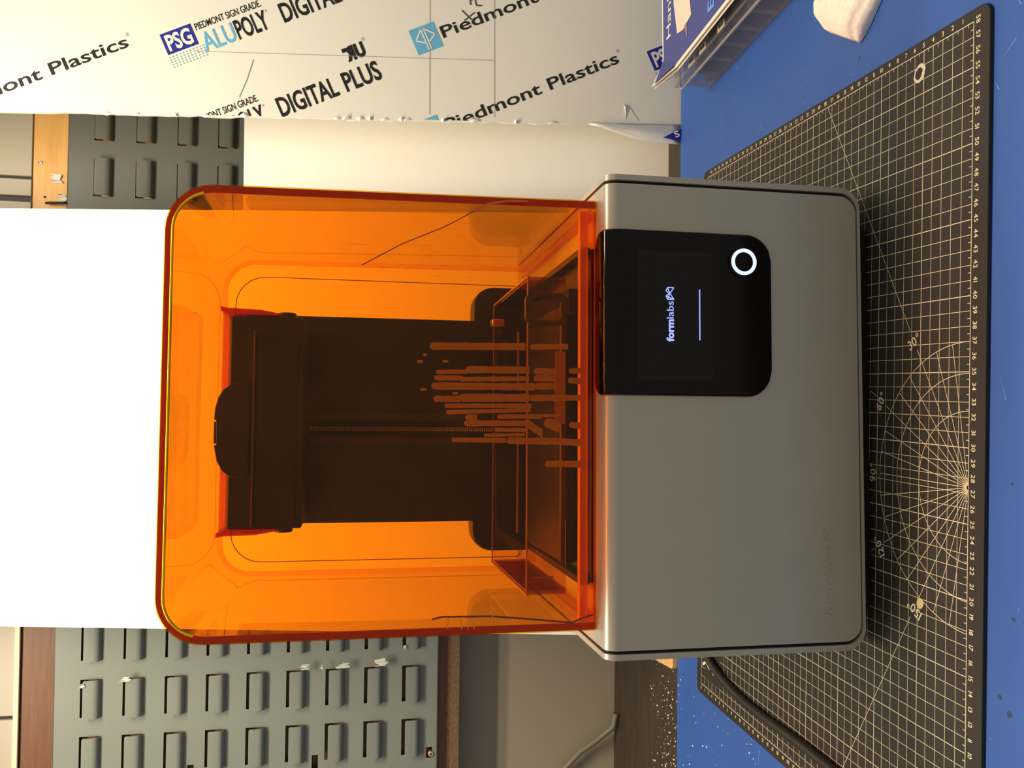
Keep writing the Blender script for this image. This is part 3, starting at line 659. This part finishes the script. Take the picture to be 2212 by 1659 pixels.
# black tower with lead screw
tower = MB().box(-0.1045, 0.0985, 0.262, 0.300, ZT, 0.500).build('tower', M_BLACK, PR, bevel=0.002)
MB().box(-0.0200, -0.0040, 0.2612, 0.2618, 0.245, 0.445).build('screw_slot', M_GAP, tower)
M_RAIL = mat('dull_rail', (58, 44, 34), 0.5)
for x0, x1 in ((-0.0270, -0.0200), (-0.0040, 0.0030)): MB().box(x0, x1, 0.2602, 0.2618, 0.245, 0.440).build('guide_rail', M_RAIL, tower)
sc_ = MB(); NT = 900; turns = 90
sc_.rings([[(-0.0122+rr*math.cos(2*PI*k/10), 0.2585+rr*math.sin(2*PI*k/10), z) for k in range(10)] for z, rr in [(0.247+0.0011*i, 0.0026 if i % 2 else 0.0019) for i in range(180)]])
sc_.build('lead_screw', mat('steel_thread', (176, 150, 110), 0.3, 0.8), tower)
# housing behind the tank
MB().prism(rrect(-0.1350, 0.1340, ZT, 0.2775, 0.003, rt=0.021), 0.290, 'y', 0.266).build('rear_housing', M_BLACK, PR, bevel=0.002)
MB().box(-0.128, 0.128, 0.034, 0.265, ZT, ZT+0.0022).build('tank_deck', M_BLACK, PR, bevel=0.001)
for x in (-0.1295, 0.1235): MB().box(x, x+0.006, 0.036, 0.255, ZT+0.0022, ZT+0.010).build('deck_rail', mat('deck_rail_m', (30, 26, 22), 0.35), PR, bevel=0.001)

# build platform
M_DUSTY = mat('dusty_black', (34, 27, 22), 0.55, var=0.5, scale=45)
pf = MB().box(-0.0965, 0.0825, 0.150, 0.262, 0.4385, 0.5000).build('build_platform', M_DUSTY, PR, bevel=0.002)
MB().box(-0.0945, 0.0700, 0.1465, 0.150, 0.4790, 0.4802).build('platform_ridge', mat('ridge_brown', (128, 82, 46), 0.4), pf)  # thin ridge in a lighter brown than the platform
MB().box(-0.0930, 0.0655, 0.1480, 0.1500, 0.4435, 0.4775).build('platform_plate', M_BLACK, pf, bevel=0.001)
M_CAP = mat_clear('orange_cap', absorb=(0.992, 0.80, 0.05), density=120.0, rough=0.08, haze=0.20, haze_rgb=(255, 160, 60))
MB().box(-0.0990, 0.0860, 0.1470, 0.240, 0.5005, 0.5060).build('platform_cap', M_CAP, pf, bevel=0.0012)
for s_, xw in ((1, 0.0860), (-1, -0.0990)):
    MB().prism([(xw, 0.5072), (xw+s_*0.0042, 0.5080), (xw+s_*0.0030, 0.5020), (xw+s_*0.0022, 0.4760), (xw-s_*0.0012, 0.4560), (xw-s_*0.0024, 0.4560), (xw-s_*0.0022, 0.5000)], 0.235, 'y', 0.1475).build('cap_cheek', mat_clear('red_cap', absorb=(0.97, 0.30, 0.05), density=420.0, rough=0.08, haze=0.3, haze_rgb=(190, 40, 20)), pf)
    MB().rings([[(x, 0.168+rr*math.cos(2*PI*k/20), 0.4545+rr*math.sin(2*PI*k/20)) for k in range(20)] for x, rr in ((xw-s_*0.004, 0.0078), (xw+s_*0.0010, 0.0078), (xw+s_*0.0022, 0.0070))]).build('knob', M_BLACK, pf, smooth=40)
hd = [(-0.0545, 0.4870), (-0.0530, 0.4960), (-0.0480, 0.5030), (-0.0400, 0.5075), (-0.0300, 0.5096), (-0.0262, 0.5100), (-0.0262, 0.5082), (-0.0055, 0.5086), (-0.0055, 0.5104), (0.0040, 0.5098), (0.0130, 0.5075), (0.0200, 0.5035), (0.0250, 0.4965), (0.0270, 0.4880), (0.0255, 0.4830), (-0.0530, 0.4820)]
hdl = MB().prism(hd, 0.185, 'y', 0.1430).build('clamp_handle', M_DUSTY, pf, bevel=0.0022, seg=3)
MB().box(-0.0250, -0.0068, 0.1440, 0.180, 0.5070, 0.5106).build('clamp_catch', M_BLACK, hdl, bevel=0.0008)

# resin tank
M_TANK = mat_clear('smoked_amber', absorb=(0.93, 0.72, 0.15), density=520.0, rough=0.04, haze=0.03, haze_rgb=(120, 80, 40))
M_TRIM = mat('tank_trim_highlight', (164, 112, 60), 0.3)
tk = thing('resin_tank', '', '', (0, 0, 0)); del tk['label']; del tk['category']; tk.parent = PR
TX, TXX, TY, TYY, TZ0, TZ = -0.1405, 0.1095, 0.060, 0.228, ZT+0.0030, 0.2620
MB().box(TX, TXX, TY, TY+0.003, TZ0+0.012, TZ).build('tank_wall', M_TANK, tk)
MB().box(TX, TXX, TYY-0.003, TYY, TZ0, TZ).build('tank_wall', M_TANK, tk)
for x in (TX, TXX-0.003): MB().box(x, x+0.003, TY+0.0032, TYY-0.0032, TZ0+0.010, TZ).build('tank_wall', M_TANK, tk)
MB().box(TX+0.022, TXX-0.020, TY+0.012, TYY-0.012, TZ0, TZ0+0.014).build('resin_pool', M_BLACK, tk, bevel=0.002)
for x0, x1, y0, y1 in ((TX, TXX, TY-0.0006, TY+0.0012), (TX, TXX, TYY-0.001, TYY), (TX-0.0006, TX+0.001, TY, TYY), (TXX-0.001, TXX+0.0006, TY, TYY)):  # thin light brown bars paint the highlights along the tank rim
    MB().box(x0, x1, y0, y1, TZ, TZ+0.0009).build('tank_rim_highlight', M_TRIM, tk)
for x in (TX+0.013, TXX-0.014): MB().box(x, x+0.0012, TY-0.0012, TY-0.0002, TZ0+0.022, TZ-0.004).build('wall_rib', M_TRIM, tk)
MB().box(-0.108, -0.010, 0.190, 0.1935, 0.2440, 0.2452).build('wiper_bar', M_TRIM, tk)
MB().box(0.030, 0.080, 0.190, 0.1935, 0.2440, 0.2452).build('wiper_bar', M_TRIM, tk)
# front seam with its jog
V, F = strokes([((-0.100, 0.2355), (-0.082, 0.2355)), ((-0.082, 0.2355), (-0.076, 0.2395)), ((-0.076, 0.2395), (0.086, 0.2400))], 0.0006)
MB().add([(x, TY-0.0008, z) for x, z in V], F).build('front_seam', mat('seam_brown', (150, 100, 52), 0.4), tk)
V, F = rect(-0.0075, 0.0500, 0.2320, 0.2410); MB().add([(x, TY-0.0011, z) for x, z in V], F).build('level_label', mat('amber_label', (176, 132, 60), 0.5), tk)
# black handle loop and brass post at the tank's end
ro, ri = rrect(0.0700, 0.0950, 0.2330, 0.2660, 0.006), rrect(0.0735, 0.0915, 0.2375, 0.2625, 0.004); nR = len(ro)
b = MB(); b.rings([[(x, y, z) for x, z in r] for r, y in ((ro, TY-0.010), (ri, TY-0.010), (ri, TY-0.004), (ro, TY-0.004), (ro, TY-0.010))], cap=False)
b.build('handle_loop', mat('brown_black', (54, 40, 28), 0.4), tk)
MB().box(0.0780, 0.0990, TY-0.012, TY-0.0008, 0.2190, 0.2330).build('handle_foot', M_BLACK, tk, bevel=0.001)
MB().box(0.0855, 0.0930, 0.200, 0.216, 0.2560, 0.2680).build('brass_post', mat('brass', (214, 170, 70), 0.25, 0.9), tk, bevel=0.001)

# ------------------------------------------------------------------ small things on the bench
cpts = [(-0.200, 0.470), (-0.230, 0.440), (-0.2480, 0.415), (-0.2570, 0.388), (-0.2625, 0.3652), (-0.2668, 0.333), (-0.2684, 0.2995), (-0.2678, 0.262), (-0.2663, 0.2254), (-0.2652, 0.190), (-0.2649, 0.1557), (-0.268, 0.115), (-0.279, 0.080), (-0.298, 0.052), (-0.325, 0.035)]
tag(MB().tube([(x, y, 0.0080) for x, y in cpts]+[(-0.36, 0.025, 0.0056), (-0.46, 0.01, 0.0050)], 0.0044, 14).build('power_cable', M_CABLE, None, smooth=60),
    'thick black power cable lying across the cutting mat', 'cable')
gc = [bw(*p) for p in ((-0.40, 0.16, 0.0012), (-0.43, 0.20, 0.0012), (-0.462, 0.232, 0.006), (-0.484, 0.248, 0.034), (-0.505, 0.252, 0.068), (-0.56, 0.255, 0.11))]
gc = [bw(*p) for p in ((-0.44, 0.243, 0.0015), (-0.462, 0.247, 0.004), (-0.484, 0.252, 0.030), (-0.500, 0.255, 0.054), (-0.53, 0.258, 0.082), (-0.60, 0.260, 0.11))]
tag(MB().tube(gc, 0.0042, 12).build('wall_cable', M_GREYCABLE, None, smooth=60), 'beige grey cable running up the lower wall', 'cable')
wp = [(-0.3020, -0.0010), (-0.2700, 0.0010), (-0.2700, 0.085), (-0.3130, 0.085)]
wp = arc(-0.2975, 0.0045, 0.0055, 200, 270, 6)+[(-0.272, -0.0005), (-0.272, 0.075), (-0.3100, 0.075)]
tag(MB().prism(wp, 0.0045, 'z', -0.0030).build('wood_offcut', mat_wood('pale_wood', (214, 168, 104), (230, 188, 128), (4, 30, 4), 5, 0.5), None, bevel=0.0008, loc=bw(0, 0.006, 0), rot=(0, 0, BE)),
    'pale wooden offcut with rounded corner tucked behind the printer', 'wood piece')

# organiser case
M_CASE = mat_clear('clear_polypropylene', tint=(0.93, 0.94, 0.95), rough=0.18, haze=0.16, haze_rgb=(190, 192, 192))
case = thing('organiser_case', 'clear plastic organiser case with divided compartments at the bench corner', 'organiser case', (0.3905, 0.4390, 0.0), math.radians(5.5))
CL, CWd, CH = 0.205, 0.26, 0.046     # along -y, along +x, height
MB().box(0.004, CWd-0.004, -CL+0.004, -0.004, 0.0005, 0.0020).build('tray_floor', M_CASE, case)
MB().box(0.004, 0.0055, -CL+0.004, -0.004, 0.0020, 0.033).build('tray_wall', M_CASE, case)
MB().box(CWd-0.0055, CWd-0.004, -CL+0.004, -0.004, 0.0020, 0.033).build('tray_wall', M_CASE, case)
MB().box(0.0055, CWd-0.0055, -0.0055, -0.004, 0.0020, 0.033).build('tray_wall', M_CASE, case)
MB().box(0.0055, CWd-0.0055, -CL+0.004, -CL+0.0055, 0.0020, 0.033).build('tray_wall', M_CASE, case)
for k in range(1, 6):
    y = -0.004-(CL-0.008)*k/6
    MB().box(0.0056, CWd-0.0056, y-0.0035, y+0.0035, 0.0020, 0.031).build('divider', mat('milky_divider', (128, 128, 124), 0.4), case)
M_PARTS = mat('dark_contents', (46, 46, 48), 0.5, var=0.3, scale=120)
for k in range(6):
    y0 = -0.004-(CL-0.008)*(k+1)/6+0.006; y1 = -0.004-(CL-0.008)*k/6-0.006
    MB().prism(rrect(0.0085, CWd-0.01, y0, y1, 0.003), 0.027 if k else 0.010, 'z', 0.0022).build('compartment_fill', M_PARTS if k else mat('pale_contents', (120, 126, 130), 0.5), case)
lid = MB().prism(rrect(0, CWd, -CL, 0, 0.008), CH, 'z', 0.0335).build('lid', M_CASE, case, bevel=0.0015)
MB().rings([[(x, y, z) for x, y in rrect(-0.001+i_, CWd+0.001-i_, -CL-0.001+i_, 0.001-i_, 0.009)] for i_, z in ((0, 0.0335), (0, 0.0355), (0.0015, 0.0355), (0.0015, 0.0335), (0, 0.0335))], cap=False).build('lid_rim', mat('case_rim', (176, 176, 166), 0.3), lid)
M_TAGP = mat('cream_label', (226, 216, 196), 0.6)
for y in (-0.062, -0.092, -0.138):
    lb = MB().prism(rrect(0.0005, 0.0085, y-0.0085, y+0.0085, 0.001), CH+0.0005, 'z', CH+0.0001).build('label_sticker', M_TAGP, lid)
    v, f2, _ = text2d('E6', 0.010, 0.0045, 0.02); MB().add([(0.0068-q[1]*0.9, y-0.005+q[0], CH+0.0007) for q in v], f2).build('lettering', M_INK, lb)
MB().prism(rrect(0.012, 0.034, 0.006, 0.0165, 0.002), -CL+0.0030, 'y', -CL+0.0039).build('latch', M_TAGP, case, bevel=0.0005)

# leaflet lying on the case
lf = thing('leaflet', 'dark blue printed leaflet with white border resting on the organiser case', 'leaflet', (0, 0, 0))
LZ = 0.0600
def leaf_pages(dz, grow, m, name, parent, ins):
    # flat part, then the curled corner
    A = [(0.4161+0.002, 0.4290), (0.60, 0.4410), (0.60, 0.10), (0.4260, 0.10), (0.3965, 0.3860)]
    A = [(0.4161-grow+ins*.6, 0.4290+grow-ins), (0.60, 0.4410+grow-ins), (0.60, 0.10), (0.4270-grow+ins, 0.10), (0.3962-grow+ins, 0.3860)]
    tip = (0.3844-grow+ins*.75, 0.4205+grow-ins*1.25, LZ+dz+0.0160-ins*.6)
    V = [(x, y, LZ+dz) for x, y in A]+[tip]+[(x, y, LZ+dz-0.0005) for x, y in A]+[(tip[0], tip[1], tip[2]-0.0005)]
    F = [(0, 4, 3, 2, 1), (0, 5, 4), (6, 7, 8, 9, 10), (6, 10, 11)]+[(i, i+1, i+7, i+6) for i in range(4)][:3]+[(3, 4, 10, 9), (4, 5, 11, 10), (5, 0, 6, 11)]
    return MB().add(V, F).build(name, m, parent)
M_PAPER = mat('white_paper', (236, 228, 212), 0.5)
leaf_pages(-0.0032, 0.0012, M_PAPER, 'page', lf, 0.0); leaf_pages(-0.0014, -0.0004, M_PAPER, 'page', lf, 0.0)
pg = leaf_pages(0.0, 0.0, M_PAPER, 'cover_page', lf, 0.0)
leaf_pages(0.0006, 0.0, mat('leaflet_blue', (58, 66, 138), 0.35), 'blue_print', pg, 0.0042)
v, f2, _ = text2d('Hanle', 0.058, 0.0125, 0.0); MB().add([(0.4372+x, 0.4030+y, LZ+0.0009) for x, y in v], f2).build('lettering', M_PAPER, pg)
v, f2, _ = text2d('Er', 0.022, 0.014, 0.03); MB().add([(0.4190+x, 0.2870+y, LZ+0.0009) for x, y in v], f2).build('lettering', mat('cyan_ink', (86, 150, 226), 0.4), pg)
MB().add([(x, y, LZ+0.0009) for x, y in ((0.4315, 0.3830), (0.4290, 0.3660), (0.4360, 0.3440), (0.4590, 0.3500), (0.60, 0.3600), (0.60, 0.3990), (0.4700, 0.3950))], [(0, 1, 2, 3, 4, 5, 6)]).build('pen_picture', mat('pen_print', (226, 208, 190), 0.5), pg)
MB().add([(x, y, LZ+0.0009) for x, y in ((0.4312, 0.3625), (0.4180, 0.3560), (0.4182, 0.3545), (0.4330, 0.3560))], [(0, 3, 2, 1)]).build('pen_tip_picture', mat('needle_print', (150, 124, 120), 0.5), pg)

# folded cloth
cl = MB(); NU, NV = 46, 40
ax = Vector((0.86, -0.51, 0)).normalized(); ay = Vector((0.51, 0.86, 0)).normalized()
org = Vector((0.3425, 0.1560, 0))
V = []
for i in range(NU+1):
    for j in range(NV+1):
        a = i/NU; q = j/NV; x = 0.125*a; hw2 = (0.036+0.016*a)*(1-0.25*max(0, 1-a*5)**2)
        y = (q-0.5)*2*hw2+0.003*math.sin(a*9)+(0.006 if q > .5 else -0.004)*a
        h = 0.017*min(1, (min(q, 1-q)*7))**0.5*min(1, (a*8+0.02))**0.5
        h += 0.0016*math.sin(j*1.55)*(1 if h > 0.004 else 0)+0.0015*math.sin(a*14+q*7)*min(1, h/0.01)+0.0005*math.sin(i*1.8)
        p = org+ax*x+ay*y; V.append((p.x, p.y, max(0.0006, h)))
cl.add(V, [(i*(NV+1)+j, (i+1)*(NV+1)+j, (i+1)*(NV+1)+j+1, i*(NV+1)+j+1) for i in range(NU) for j in range(NV)])
o = cl.build('folded_cloth', mat('white_terry', (246, 240, 230), 0.9, var=0.08, scale=250, bump=0.6), None, smooth=80)
tag(o, 'white ribbed cotton cloth lying on the blue sheet', 'cloth')
s = o.modifiers.new('gauge', 'SOLIDIFY'); s.thickness = 0.0006; s.offset = 1
